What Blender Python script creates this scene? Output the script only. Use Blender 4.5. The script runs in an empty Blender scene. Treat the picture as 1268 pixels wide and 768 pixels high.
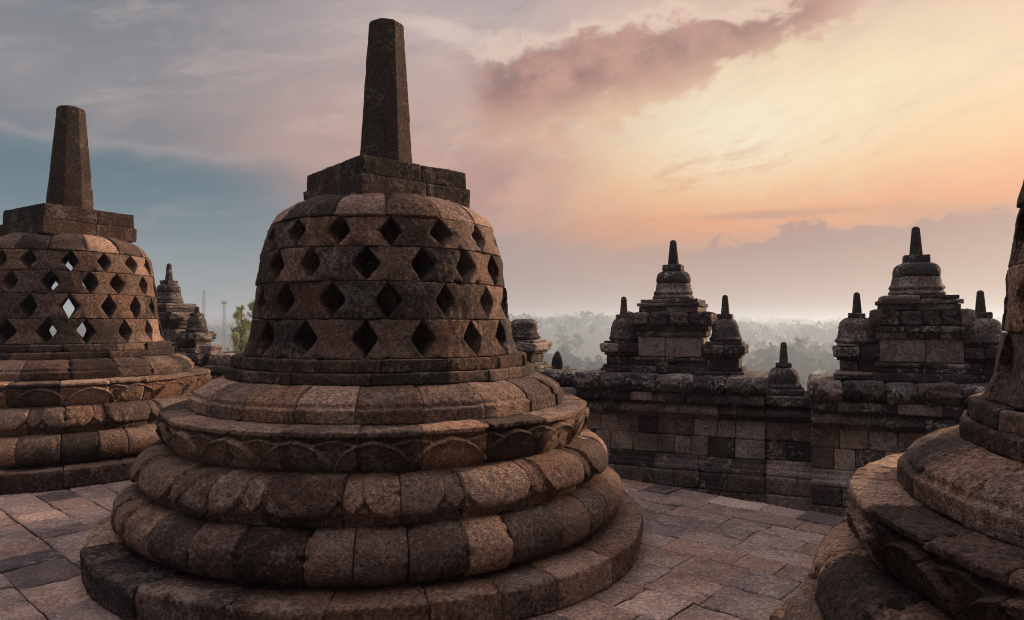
import bpy, math, random
import numpy as np
from mathutils import Vector

R = math.radians
random.seed(7)
SC = bpy.context.scene
COL = SC.collection

# ------------------------------------------------------------------ camera
cd = bpy.data.cameras.new('camera')
cam = bpy.data.objects.new('camera', cd)
COL.objects.link(cam)
cam.location = (0, 0, 1.6)
cam.rotation_euler = (R(90 + 1.085), 0, 0)
cd.sensor_width = 36
cd.lens = 24
cd.clip_start = 0.05
cd.clip_end = 20000
SC.camera = cam

# ------------------------------------------------------------------ exposure, render
SC.view_settings.view_transform = 'Standard'
SC.view_settings.look = 'None'
SC.view_settings.gamma = 1
SC.view_settings.exposure = 0.3
SC.render.engine = 'CYCLES'
SC.cycles.use_denoising = True
SC.cycles.denoising_input_passes = 'RGB_ALBEDO_NORMAL'
SC.cycles.filter_width = 1.0
SC.cycles.max_bounces = 6
SC.cycles.diffuse_bounces = 3
SC.cycles.volume_bounces = 2

SUN_AZ, SUN_EL = R(54), R(16)

# ------------------------------------------------------------------ node helper
def lin(c):
    return tuple(((v / 255) / 12.92 if v / 255 <= .04045 else ((v / 255 + .055) / 1.055) ** 2.4) for v in c)

class N:
    """one socket of a node tree, with arithmetic"""
    tree = None
    def __init__(s, sock): s.s = sock
    @staticmethod
    def new(t, **kw):
        n = N.tree.nodes.new(t)
        for k, v in kw.items(): setattr(n, k, v)
        return n
    @staticmethod
    def put(inp, v):
        if isinstance(v, N): N.tree.links.new(v.s, inp)
        else: inp.default_value = v
    @staticmethod
    def math(op, *a, clamp=False):
        n = N.new('ShaderNodeMath', operation=op, use_clamp=clamp)
        for i, v in enumerate(a): N.put(n.inputs[i], v)
        return N(n.outputs[0])
    def __add__(s, o): return N.math('ADD', s, o)
    __radd__ = __add__
    def __sub__(s, o): return N.math('SUBTRACT', s, o)
    def __rsub__(s, o): return N.math('SUBTRACT', o, s)
    def __mul__(s, o): return N.math('MULTIPLY', s, o)
    __rmul__ = __mul__
    def __truediv__(s, o): return N.math('DIVIDE', s, o)

def sstep(x, a, b):
    n = N.new('ShaderNodeMapRange', interpolation_type='SMOOTHSTEP')
    N.put(n.inputs['Value'], x)
    n.inputs['From Min'].default_value = a; n.inputs['From Max'].default_value = b
    return N(n.outputs[0])
def mixc(f, a, b, mode='MIX'):
    n = N.new('ShaderNodeMix', data_type='RGBA', blend_type=mode)
    n.clamp_factor = True
    N.put(n.inputs[0], f)
    for i, v in ((6, a), (7, b)):
        if isinstance(v, N): N.put(n.inputs[i], v)
        else: n.inputs[i].default_value = (*v, 1)
    return N(n.outputs[2])
def ramp(f, stops, interp='LINEAR'):
    n = N.new('ShaderNodeValToRGB')
    cr = n.color_ramp; cr.interpolation = interp
    while len(cr.elements) < len(stops): cr.elements.new(.5)
    for e, (p, c) in zip(cr.elements, stops):
        e.position = p; e.color = (*c, 1)
    N.put(n.inputs[0], f)
    return N(n.outputs[0])
def noise(vec, scale, detail=4, rough=.55, dist=0.0):
    n = N.new('ShaderNodeTexNoise')
    n.inputs['Scale'].default_value = scale; n.inputs['Detail'].default_value = detail
    n.inputs['Roughness'].default_value = rough; n.inputs['Distortion'].default_value = dist
    N.put(n.inputs['Vector'], vec)
    return N(n.outputs[0])
def vec(x, y, z):
    n = N.new('ShaderNodeCombineXYZ')
    for i, v in enumerate((x, y, z)): N.put(n.inputs[i], v)
    return N(n.outputs[0])
def vadd(a, b):
    n = N.new('ShaderNodeVectorMath', operation='ADD')
    N.put(n.inputs[0], a); N.put(n.inputs[1], b)
    return N(n.outputs[0])
def gauss(*terms):
    s = None
    for t, w in terms:
        q = t / w; q = q * q
        s = q if s is None else s + q
    return N.math('EXPONENT', s * -1.0)

# ------------------------------------------------------------------ world: dawn sky with lit clouds
W = bpy.data.worlds.new('World'); SC.world = W
W.use_nodes = True
N.tree = W.node_tree
N.tree.nodes.clear()
wout = N.new('ShaderNodeOutputWorld')
tc = N.new('ShaderNodeTexCoord')
sep = N.new('ShaderNodeSeparateXYZ')
N.tree.links.new(tc.outputs['Generated'], sep.inputs[0])
dx, dy, dz = (N(o) for o in sep.outputs)
AZ = N.math('ARCTAN2', dx, dy)
EL = N.math('ARCSINE', dz)
AB = N.math('ABSOLUTE', AZ)
n_bil = noise(vec(AZ * 9.0 - EL * 3, EL * 13.0 + AZ * 2, 4.4), 1.5, 8, .62, .35) - .5
n_fin = noise(vec(AZ * 16.0 - EL * 8, EL * 30.0 - AZ * 6.0, 2.2), 1.6, 6, .65, .5) - .5
n_big = noise(vec(AZ * 2.2, EL * 5.0, 3.1), 1.5, 5, .55, .4) - .5
n_cum = noise(vec(AZ * 7.0, EL * 11.0, 9.7), 1.6, 7, .6, .25) - .5
n_wsp = noise(vec(AZ * 3.0 + EL * 2.0, EL * 16.0 - AZ * 4.2, 1.3), 1.3, 7, .62, .6) - .5
n_str = noise(vec(AZ * 2.0, EL * 26.0, 5.9), 1.2, 6, .6, .3) - .5
ew = EL + n_big * .06 + n_str * .015
e01 = ew / .7
left = ramp(e01, [(0, lin((158, 163, 165))), (.07, lin((140, 150, 156))), (.17, lin((118, 134, 143))), (.28, lin((98, 120, 132))),
                  (.40, lin((146, 144, 148))), (.55, lin((128, 133, 141))), (.75, lin((92, 108, 120))), (1, lin((84, 98, 116)))])
mid = ramp(e01, [(0, lin((182, 164, 154))), (.07, lin((176, 155, 149))), (.17, lin((172, 150, 147))), (.28, lin((202, 158, 147))),
                 (.40, lin((202, 168, 158))), (.55, lin((194, 174, 172))), (.75, lin((172, 164, 170))), (1, lin((140, 140, 152)))])
right = ramp(e01, [(0, lin((196, 172, 154))), (.06, lin((190, 158, 144))), (.15, lin((194, 150, 132))), (.21, lin((236, 154, 108))), (.29, lin((248, 184, 130))),
                   (.40, lin((240, 200, 162))), (.55, lin((228, 192, 174))), (.75, lin((210, 182, 174))), (1, lin((160, 152, 156)))])
sky = mixc(sstep(AZ + n_big * .25, -.56, -.14), left, mid)
sky = mixc(sstep(AZ + n_big * .2, -.08, .30), sky, right)
# sun glow behind thin cloud
sky = mixc(gauss((AZ - .42, .30), (EL - .285 - AZ * .05 + .02, .10)) * (.92 + n_wsp * 1.6), sky, lin((255, 234, 192)))
sky = mixc(gauss((AZ - .31, .12), (EL - .268, .06)) * (.7 + n_wsp), sky, lin((255, 244, 218)))
# high wisps
n_veil = noise(vec(AZ * 2.4 + EL * 1.5, EL * 9.0 - AZ * 2.6, 7.7), 1.6, 7, .62, .8) - .5
sky = mixc(sstep(n_veil, -.02, .22) * sstep(EL, .18, .28) * .38, sky, lin((212, 190, 182)))
sky = mixc(sstep(n_veil * -1.0, .0, .2) * sstep(EL, .18, .28) * (1 - sstep(AZ, .1, .4)) * .30, sky, lin((140, 132, 140)))
sky = mixc(sstep(n_wsp, .05, .28) * sstep(EL, .16, .3) * .35, sky, lin((226, 204, 190)))
sky = mixc(sstep(n_wsp * -1.0, .06, .30) * sstep(EL, .12, .24) * sstep(AZ, -.35, .0) * .45, sky, lin((188, 146, 136)))
# long dark cloud streak rising to the upper right
axis = EL - .309 - AZ * .21 + n_big * .03
thick = .080 - N.math('MAXIMUM', AZ - .08, 0.0) * .16
n_sof = noise(vec(AZ * 9.0 - EL * 3, EL * 13.0 + AZ * 2, 4.4), 1.3, 4, .5, .2) - .5
body = thick - N.math('ABSOLUTE', axis) + n_sof * .10 + n_bil * .10 + n_fin * .02
cm = sstep(body, -.004, .019) * sstep(AZ + n_bil * .12, -.08, -.01) * (1 - sstep(AZ, .42, .52))
low = sstep(axis + n_sof * .07 + n_fin * .02, -.065, .015)
cc = mixc(low, lin((228, 172, 146)), mixc(sstep(n_sof * .8 + n_bil * .35 + n_fin * .15, -.14, .16), lin((156, 119, 112)), lin((204, 155, 139))))
sky = mixc(cm * (.50 + .46 * low), sky, cc)
rimc = sstep(axis + n_bil * .1, .0, .05) * gauss((body + .004, .014)) * sstep(AZ, -.14, -.02)
sky = mixc(rimc * .6, sky, lin((244, 214, 194)))
# pink billows under the streak, beside the spire
body2 = gauss((AZ + .02, .16), (EL - .20, .08)) + n_sof * .9 + n_bil * .4 + n_fin * .2
b2 = sstep(body2, .30, 1.15)
sky = mixc(b2 * .75, sky, mixc(sstep(n_sof + n_bil * .3, -.12, .2), lin((164, 130, 132)), lin((214, 166, 150))))
sky = mixc(gauss((body2 - .55, .10)) * gauss((AZ - .0, .25), (EL - .23, .09)) * .22, sky, lin((240, 200, 176)))
# streaky orange veils round the glow
veil = sstep(n_wsp + n_fin * .5, .0, .22) * gauss((AZ - .3, .36), (EL - .20, .085))
sky = mixc(veil * .5, sky, lin((226, 158, 118)))
veil2 = sstep(n_fin * .6 - n_wsp, .02, .25) * gauss((AZ - .35, .4), (EL - .26, .12))
sky = mixc(veil2 * .4, sky, lin((255, 232, 190)))
# pale cloud streak at the top, left of centre
body3 = gauss((AZ + .09, .12), (EL - .405 + (AZ + .09) * .15, .022)) + n_bil * .9 + n_fin * .5
sky = mixc(sstep(body3, .5, .95) * .75, sky, lin((226, 206, 196)))
# teal cloud bank on the left with a soft lit edge
edge = .212 + n_cum * .05 + n_fin * .02 + n_big * .03 + N.math('MAXIMUM', AZ + .45, 0.0) * .05
bank = sstep(edge - EL, -.010, .03) * (1 - sstep(AZ + n_big * .2, -.48, -.10))
bankc = mixc(sstep(EL + n_str * .05, .03, .2), lin((150, 160, 164)), lin((98, 124, 136)))
rim = gauss((EL - edge - .004, .010)) * (1 - sstep(AZ, -.42, -.22))
sky = mixc(rim * .35, sky, lin((182, 172, 170)))
sky = mixc(bank * .92, sky, bankc)
sky = mixc(sstep(n_wsp + n_cum * .5, -.02, .2) * bank * sstep(AZ, -.75, -.4) * .55, sky, lin((146, 152, 157)))
# mauve cumulus bank above the horizon on the right
cedge = .098 + n_bil * .10 + n_cum * .06 + sstep(AZ, .16, .40) * .034
cum = sstep(cedge - EL, -.003, .010) * sstep(AZ, .05, .36)
cumc = mixc(sstep(EL, .03, .14), lin((190, 160, 147)), lin((166, 134, 130)))
sky = mixc(cum * .82, sky, cumc)
# thin dark strips of cloud over the horizon
strip = gauss((AZ - .37, .13), (EL - .148 + n_str * .03, .0055)) + gauss((AZ - .62, .1), (EL - .135 + n_str * .04, .012)) * .8
sky = mixc(strip * .5, sky, lin((168, 132, 124)))
# unseen sky shaped for the light: low part behind the viewer darkened, zenith brightened
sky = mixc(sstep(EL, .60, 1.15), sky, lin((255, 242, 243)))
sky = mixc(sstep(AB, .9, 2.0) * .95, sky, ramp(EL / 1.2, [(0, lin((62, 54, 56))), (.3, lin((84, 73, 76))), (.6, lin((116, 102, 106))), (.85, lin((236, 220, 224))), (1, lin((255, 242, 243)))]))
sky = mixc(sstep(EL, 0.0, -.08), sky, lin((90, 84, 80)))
bg1 = N.new('ShaderNodeBackground'); N.put(bg1.inputs[0], sky); N.put(bg1.inputs[1], sstep(EL, .64, 1.1) * .74 + .775)  # extra strength added overhead, to brighten ring tops and paving
nis = N.new('ShaderNodeTexSky', sky_type='NISHITA')
nis.sun_disc = False; nis.sun_elevation = SUN_EL; nis.sun_rotation = SUN_AZ
nis.dust_density = 4
bg2 = N.new('ShaderNodeBackground'); N.tree.links.new(nis.outputs[0], bg2.inputs[0]); bg2.inputs[1].default_value = .05
# the clouds cover all but a part of the clear sky
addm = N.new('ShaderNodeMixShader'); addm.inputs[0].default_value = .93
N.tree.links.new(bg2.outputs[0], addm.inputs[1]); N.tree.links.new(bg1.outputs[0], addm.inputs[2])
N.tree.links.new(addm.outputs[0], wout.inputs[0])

# ------------------------------------------------------------------ sun behind thin cloud
sl = bpy.data.lights.new('sun', 'SUN')
sl.energy = 5.0; sl.angle = R(8); sl.color = (1.0, .67, .43)
sun = bpy.data.objects.new('sun', sl); COL.objects.link(sun)
sd = Vector((math.sin(SUN_AZ) * math.cos(SUN_EL), math.cos(SUN_AZ) * math.cos(SUN_EL), math.sin(SUN_EL)))
sun.rotation_euler = sd.to_track_quat('Z', 'Y').to_euler()
sun.location = (20, 20, 30)

# ------------------------------------------------------------------ materials
def stone(name, warm=(1, 1, 1), soot=.55, lichen=.3, gain=1.0, bump=1.0, rough=.93, spec=.2):
    m = bpy.data.materials.new(name); m.use_nodes = True
    N.tree = m.node_tree; t = m.node_tree
    t.nodes.clear()
    out = N.new('ShaderNodeOutputMaterial'); p = N.new('ShaderNodeBsdfPrincipled')
    t.links.new(p.outputs[0], out.inputs[0])
    at = N.new('ShaderNodeAttribute', attribute_name='blk')
    sp = N.new('ShaderNodeSeparateColor'); t.links.new(at.outputs['Color'], sp.inputs[0])
    tone, hue, lic = (N(o) for o in sp.outputs)
    rnd = N(at.outputs['Alpha'])
    oc = N(N.new('ShaderNodeTexCoord').outputs['Object'])
    pos = vadd(oc, vec(rnd * 37.0, rnd * 91.0, rnd * 53.0))
    n1 = noise(pos, 5.0, 5, .6)
    n2 = noise(pos, 38.0, 4, .65)
    n3 = noise(oc, 1.1, 4, .6, .3)
    n4 = noise(pos, 75.0, 3, .75)
    vm = N.new('ShaderNodeVectorMath', operation='MULTIPLY'); N.put(vm.inputs[0], oc); vm.inputs[1].default_value = (6.0, 6.0, 1.3)
    n5 = noise(N(vm.outputs[0]), 1.0, 5, .65, .4)
    n6 = noise(pos, 210.0, 2, .7)
    base = ramp(tone * .90 + .03 + (n1 - .5) * .46 + (n3 - .5) * .60 + (n2 - .5) * .2, [
        (0, tuple(a * b * gain for a, b in zip((.007, .006, .006), warm))),
        (.25, tuple(a * b * gain for a, b in zip((.034, .024, .021), warm))),
        (.5, tuple(a * b * gain for a, b in zip((.118, .079, .060), warm))),
        (.75, tuple(a * b * gain for a, b in zip((.235, .160, .115), warm))),
        (1, tuple(a * b * gain for a, b in zip((.36, .28, .225), warm)))])
    base = mixc(sstep(hue, .55, 1.0) * .45, base, mixc(1.0, base, (1.15, .86, .62), 'MULTIPLY'))
    base = mixc(sstep(hue, .35, .0) * .45, base, mixc(1.0, base, (.9, .95, 1.08), 'MULTIPLY'))
    # grain
    g = ramp(n4 * .42 + n2 * .38 + n6 * .20, [(.35, (.12, .11, .11)), (.5, (.92, .92, .92)), (.64, (2.4, 2.3, 2.2))])
    base = mixc(.9, base, g, 'MULTIPLY')
    # soot and black algae in patches
    sm = N.math('MAXIMUM', sstep(n3 + (n1 - .5) * .5 + (n2 - .5) * .3, .54, .64), sstep(n5 + (n2 - .5) * .3, .57, .68) * .85)
    base = mixc(sm * soot, base, mixc(1.0, base, (.22, .20, .20), 'MULTIPLY'))
    # pale lichen specks and crusts
    lm = sstep(n2 * .8 + .1 + (n1 - .5) * .9 + lic * .14, .64, .76)
    base = mixc(lm * lichen, base, (.36, .34, .31))
    vo = N.new('ShaderNodeTexVoronoi'); vo.inputs['Scale'].default_value = 300; N.put(vo.inputs['Vector'], pos)
    sk = 1 - sstep(N(vo.outputs['Distance']), .12, .24)
    base = mixc(sk * sstep(n1, .52, .62) * lichen * 1.1, base, (.42, .40, .37))
    N.put(p.inputs['Base Color'], base)
    p.inputs['Roughness'].default_value = rough
    p.inputs['Specular IOR Level'].default_value = spec
    v2 = N.new('ShaderNodeTexVoronoi'); v2.inputs['Scale'].default_value = 70; N.put(v2.inputs['Vector'], pos)
    pits = sstep(N(v2.outputs['Distance']) + (n4 - .5) * .5, .05, .40)
    h = n2 * .9 + n4 * .9 + pits * .5 + n1 * .6 + n6 * .45
    b = N.new('ShaderNodeBump'); b.inputs['Strength'].default_value = min(1.0, 1.0 * bump); b.inputs['Distance'].default_value = .020
    N.put(b.inputs['Height'], h)
    t.links.new(b.outputs[0], p.inputs['Normal'])
    return m

def simple(name, col, rough=.9, nscale=3, var=.4):
    m = bpy.data.materials.new(name); m.use_nodes = True
    N.tree = m.node_tree
    p = m.node_tree.nodes['Principled BSDF']
    oc = N(N.new('ShaderNodeTexCoord').outputs['Object'])
    n = noise(oc, nscale, 4, .6)
    c = ramp(n, [(.3, tuple(v * (1 - var) for v in col)), (.7, tuple(v * (1 + var) for v in col))])
    N.put(p.inputs['Base Color'], c)
    p.inputs['Roughness'].default_value = rough
    p.inputs['Specular IOR Level'].default_value = .2
    return m

M_ST = stone('weathered_andesite', gain=2.1, lichen=.24)
M_WALL = stone('balustrade_andesite', warm=(.80, 1.0, 1.22), soot=.7, lichen=.95, gain=2.7)
M_FLOOR = stone('paving_andesite', warm=(.90, .97, 1.10), soot=.42, lichen=.3, gain=2.25, bump=.6, rough=.62, spec=.4)
M_JOINT = simple('joint_earth', (.03, .024, .02))
M_GROUND = simple('valley_ground', (.05, .06, .03), nscale=.02)
M_BARK = simple('bark', (.05, .04, .03))
M_METAL = simple('mast_metal', (.25, .25, .26), rough=.5)
def leafmat(name, col):
    m = bpy.data.materials.new(name); m.use_nodes = True
    N.tree = m.node_tree
    p = m.node_tree.nodes['Principled BSDF']
    at = N.new('ShaderNodeAttribute', attribute_name='blk')
    sp = N.new('ShaderNodeSeparateColor'); N.tree.links.new(at.outputs['Color'], sp.inputs[0])
    c = ramp(N(sp.outputs[0]), [(0, tuple(v * .5 for v in col)), (.5, col), (1, (col[0] * 1.9, col[1] * 1.6, col[2] * 1.1))])
    N.put(p.inputs['Base Color'], c)
    p.inputs['Roughness'].default_value = .7
    p.inputs['Specular IOR Level'].default_value = .2
    p.inputs['Subsurface Weight'].default_value = 0
    return m
M_LEAF = leafmat('broad_leaf', (.028, .045, .022))
M_PALM = leafmat('palm_leaf', (.045, .055, .022))
M_FIR = leafmat('feathery_leaf', (.27, .28, .05))

# ------------------------------------------------------------------ mesh tools
def _h(ix, iy, iz):
    h = (ix * 374761393 + iy * 668265263 + iz * 1442695041) & 0xffffffff
    h = ((h ^ (h >> 13)) * 1274126177) & 0xffffffff
    h = h ^ (h >> 16)
    return (h & 0xffff) / 32767.5 - 1.0
def vnoise(P):
    I = np.floor(P).astype(np.int64); F = P - I
    U = F * F * F * (F * (F * 6 - 15) + 10)
    o = 0
    for a in (0, 1):
        for b in (0, 1):
            for c in (0, 1):
                w = (U[..., 0] if a else 1 - U[..., 0]) * (U[..., 1] if b else 1 - U[..., 1]) * (U[..., 2] if c else 1 - U[..., 2])
                o = o + w * _h(I[..., 0] + a, I[..., 1] + b, I[..., 2] + c)
    return o
def fbm(P, oc=3):
    s = 0; a = 1.0
    for k in range(oc):
        s = s + a * vnoise(P * (2.03 ** k) + 17.3 * k); a *= .5
    return s

class MB:
    def __init__(s): s.V = []; s.Q = []; s.T = []; s.A = []; s.n = 0
    def add(s, V, Q=None, T=None, col=(.5, .5, .5, .5)):
        V = np.asarray(V, float).reshape(-1, 3)
        if Q is not None and len(Q): s.Q.append(np.asarray(Q, np.int64).reshape(-1, 4) + s.n)
        if T is not None and len(T): s.T.append(np.asarray(T, np.int64).reshape(-1, 3) + s.n)
        s.V.append(V)
        c = np.asarray(col, float)
        s.A.append(np.tile(c, (len(V), 1)) if c.ndim == 1 else c)
        s.n += len(V)
    def build(s, name, mat, parent=None, smooth=True):
        V = np.concatenate(s.V); A = np.concatenate(s.A)
        Q = np.concatenate(s.Q) if s.Q else np.zeros((0, 4), int)
        T = np.concatenate(s.T) if s.T else np.zeros((0, 3), int)
        me = bpy.data.meshes.new(name)
        me.vertices.add(len(V)); me.vertices.foreach_set('co', V.astype(np.float32).ravel())
        me.loops.add(Q.size + T.size)
        me.loops.foreach_set('vertex_index', np.concatenate([Q.ravel(), T.ravel()]).astype(np.int32))
        nq, nt = len(Q), len(T)
        me.polygons.add(nq + nt)
        st = np.concatenate([np.arange(nq) * 4, nq * 4 + np.arange(nt) * 3]).astype(np.int32)
        me.polygons.foreach_set('loop_start', st)
        me.polygons.foreach_set('use_smooth', np.full(nq + nt, smooth, bool))
        at = me.attributes.new('blk', 'FLOAT_COLOR', 'POINT')
        at.data.foreach_set('color', A.astype(np.float32).ravel())
        me.update(calc_edges=True); me.validate()
        me.materials.append(mat)
        o = bpy.data.objects.new(name, me); COL.objects.link(o)
        if parent: o.parent = parent
        return o

def tag(o, label, cat, group=None, kind=None):
    if label: o['label'] = label
    if cat: o['category'] = cat
    if group: o['group'] = group
    if kind: o['kind'] = kind
    return o
def empty(name, loc, rz=0, label=None, cat=None, group=None):
    o = bpy.data.objects.new(name, None); COL.objects.link(o)
    o.location = loc; o.rotation_euler = (0, 0, rz); o.empty_display_size = .2
    return tag(o, label, cat, group)

def gridq(nu, nv, close_u=False):
    i = np.arange(nu if close_u else nu - 1)[:, None]; j = np.arange(nv - 1)[None, :]
    i2 = (i + 1) % nu
    return np.stack([i * nv + j, i2 * nv + j, i2 * nv + j + 1, i * nv + j + 1], -1).reshape(-1, 4)

def poly_round(pts, rad, seg=4):
    """round the inner corners of an open polyline"""
    pts = [np.array(p, float) for p in pts]; out = [pts[0]]
    for i in range(1, len(pts) - 1):
        a, b, c = pts[i - 1], pts[i], pts[i + 1]
        r = rad[i] if isinstance(rad, (list, tuple)) else rad
        u = a - b; v = c - b; lu, lv = np.linalg.norm(u), np.linalg.norm(v)
        d = min(r, lu * .45, lv * .45)
        p, q = b + u / lu * d, b + v / lv * d
        for k in range(seg + 1):
            t = k / seg
            out.append((1 - t) ** 2 * p + 2 * t * (1 - t) * b + t * t * q)
    out.append(pts[-1])
    return np.array(out)
def resample(P, step, keep=None):
    d = np.r_[0, np.cumsum(np.linalg.norm(np.diff(P, axis=0), axis=1))]
    n = max(2, int(round(d[-1] / step)) + 1)
    s = np.unique(np.round(np.r_[np.linspace(0, d[-1], n), d], 5))
    k = [0]
    for i in range(1, len(s)):
        if s[i] - s[k[-1]] > step * .35 or i == len(s) - 1: k.append(i)
    s = s[k]
    return np.stack([np.interp(s, d, P[:, 0]), np.interp(s, d, P[:, 1])], 1), s / d[-1]
def normals2(P):
    t = np.gradient(P, axis=0)
    n = np.stack([t[:, 1], -t[:, 0]], 1)
    return n / np.maximum(np.linalg.norm(n, axis=1, keepdims=True), 1e-9)
def edge_samples(L, step, rr):
    e = np.array([0, .12, .3, .55, 1.0]) * rr
    n = max(2, int((L - 2 * rr) / step) + 1)
    return np.r_[e, np.linspace(rr, L - rr, n + 1)[1:-1], L - e[::-1]]

def rtone(rng, dark=.15, light=.09, mid=.46, sd=.10):
    u = rng.random()
    if u < dark: t = rng.uniform(.14, .29)
    elif u > 1 - light: t = rng.uniform(.62, .80)
    else: t = rng.gauss(mid, sd)
    return (min(max(t, .05), .95), rng.random(), rng.random(), rng.random())

def course(mb, section, s0, s1, mapper, rng, step, wmin, wmax, rr=.018, gap=.003, lo=.008, hi=.003, jit=.006, jz=.003, field=None,
           flat=0.0, tones=None, joints=None, Rref=None, chip=.02, seed=0.0):
    """one course of stone blocks: section (n,z) swept from s0 to s1 (metres along the path), cut in blocks"""
    P, sv = resample(section, step)
    NN = normals2(P)
    if joints is None:
        joints = [s0]
        while s1 - joints[-1] > wmax * 1.5: joints.append(joints[-1] + rng.uniform(wmin, wmax))
        k = (s1 - joints[-1]); joints.append(s1)
    for a, b in zip(joints[:-1], joints[1:]):
        L = b - a - gap
        es = edge_samples(L, step, rr)
        S = a + gap / 2 + es
        e = np.minimum(es, L - es)
        d = np.where(e < rr, rr * (1 - np.sqrt(np.clip(1 - (1 - e / rr) ** 2, 0, 1))), 0)
        col = tones(rng) if tones else rtone(rng)
        off = rng.gauss(0, jit); oz = rng.gauss(0, jz); tilt = rng.gauss(0, .011)
        SS, J = np.meshgrid(S, np.arange(len(P)), indexing='ij')
        n = P[None, :, 0] - NN[None, :, 0] * d[:, None]
        z = P[None, :, 1] - NN[None, :, 1] * d[:, None]
        ws = SS if Rref is None else SS
        q = np.stack([ws, n + 0 * ws, z + 0 * ws], -1)
        D = lo * fbm(q * 4.5 + seed + col[3] * 50, 2) + hi * fbm(q * 28 + seed, 2)
        # worn and chipped arrises
        ch = np.clip(fbm(q * 9 + seed + 31, 2) - .05, 0, None) * np.exp(-e / .03)[:, None]
        D = D - chip * (.35 * ch + 1.6 * np.clip(fbm(q * 17 + seed + 57, 2) - .42, 0, None) * np.exp(-e / .018)[:, None])
        if field is not None: D = D + field(SS, np.broadcast_to(P[None, :, 1], SS.shape), rng)
        n = n + NN[None, :, 0] * D; z = z + NN[None, :, 1] * D + oz * (np.abs(NN[None, :, 0]))
        n = n + off + tilt * (SS - (a + b) / 2)
        if flat and Rref:
            h = (SS - (a + b) / 2) / Rref
            n = n * ((1 - flat) + flat * math.cos((b - a) / 2 / Rref * .55) / np.cos(h))
        V = mapper(SS, n, z)
        nu, nv = V.shape[:2]
        Q = gridq(nu, nv)
        V = V.reshape(-1, 3)
        # end caps
        c0 = V[:nv].mean(0); c1 = V[-nv:].mean(0)
        base = len(V)
        V = np.vstack([V, c0, c1])
        j = np.arange(nv - 1)
        T = np.vstack([np.stack([j, j + 1, np.full(nv - 1, base)], 1), np.stack([(nu - 1) * nv + j + 1, (nu - 1) * nv + j, np.full(nv - 1, base + 1)], 1)])
        mb.add(V, Q, T, col)

def ringmap(Rref, t0=0.0):
    def f(S, n, z):
        t = S / Rref + t0
        return np.stack([n * np.cos(t), n * np.sin(t), z], -1)
    return f
def linemap(n0=0.0):
    # path along local +x, outward towards local -y
    def f(S, n, z): return np.stack([S, -n, z], -1)
    return f

def lathe(mb, prof, nseg, col=(.4, .5, .5, .5), lo=0.0, hi=0.0, seed=0.0, step=None, center=(0, 0), poly=None):
    P = np.array(prof, float)
    if step: P, _ = resample(P, step)
    NN = normals2(P)
    t = np.linspace(0, 2 * np.pi, nseg, endpoint=False)
    TT = t[:, None]
    x = P[None, :, 0] * np.cos(TT); y = P[None, :, 0] * np.sin(TT); z = P[None, :, 1] + 0 * TT
    q = np.stack([x, y, z], -1)
    D = lo * fbm(q * 6 + seed, 2) + hi * fbm(q * 30 + seed, 2)
    w = NN[None, :, 0] * D
    x = x + w * np.cos(TT) + center[0]; y = y + w * np.sin(TT) + center[1]; z = z + NN[None, :, 1] * D
    mb.add(np.stack([x, y, z], -1).reshape(-1, 3), gridq(nseg, len(P), True), None, col)

def rbox(mb, c, size, yaw=0.0, rr=.015, step=.03, lo=.006, hi=.003, col=(.5, .5, .5, .5), seed=0.0, taper=0.0, field=None):
    """a worn stone block: rounded box, displaced; taper narrows the top"""
    c = np.array(c, float); hs = np.array(size, float) / 2
    rr = min(rr, hs.min() * .8)
    ax = []
    for k in range(3): ax.append(edge_samples(2 * hs[k], max(step, .004), rr) - hs[k])
    Vs = []; Qs = []; o = 0
    for k in range(3):
        i, j = [(1, 2), (2, 0), (0, 1)][k]
        A, B = np.meshgrid(ax[i], ax[j], indexing='ij')
        for sgn in (-1, 1):
            P = np.zeros(A.shape + (3,)); P[..., i] = A; P[..., j] = B; P[..., k] = sgn * hs[k]
            q = gridq(len(ax[i]), len(ax[j]))
            if sgn < 0: q = q[:, ::-1]
            Vs.append(P.reshape(-1, 3)); Qs.append(q + o); o += A.size
    V = np.vstack(Vs); Q = np.vstack(Qs)
    key = np.round(V * 20000).astype(np.int64)
    _, idx, inv = np.unique(key, axis=0, return_index=True, return_inverse=True)
    inv = inv.ravel()
    V = V[idx]; Q = inv[Q]
    inner = np.clip(V, -(hs - rr), hs - rr)
    nrm = V - inner; ln = np.linalg.norm(nrm, axis=1, keepdims=True)
    nrm = nrm / np.maximum(ln, 1e-9)
    V = inner + nrm * rr
    q = V + c
    D = lo * fbm(q * 6 + seed + col[3] * 40, 2) + hi * fbm(q * 32 + seed, 2)
    if field is not None: D = D + field(V, nrm)
    V = V + nrm * D[:, None]
    if taper: V[:, :2] *= (1 - taper * (V[:, 2:3] + hs[2]) / (2 * hs[2]))
    cy, sy = math.cos(yaw), math.sin(yaw)
    X = V[:, 0] * cy - V[:, 1] * sy; Y = V[:, 0] * sy + V[:, 1] * cy
    mb.add(np.stack([X, Y, V[:, 2]], 1) + c, Q, None, col)

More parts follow.
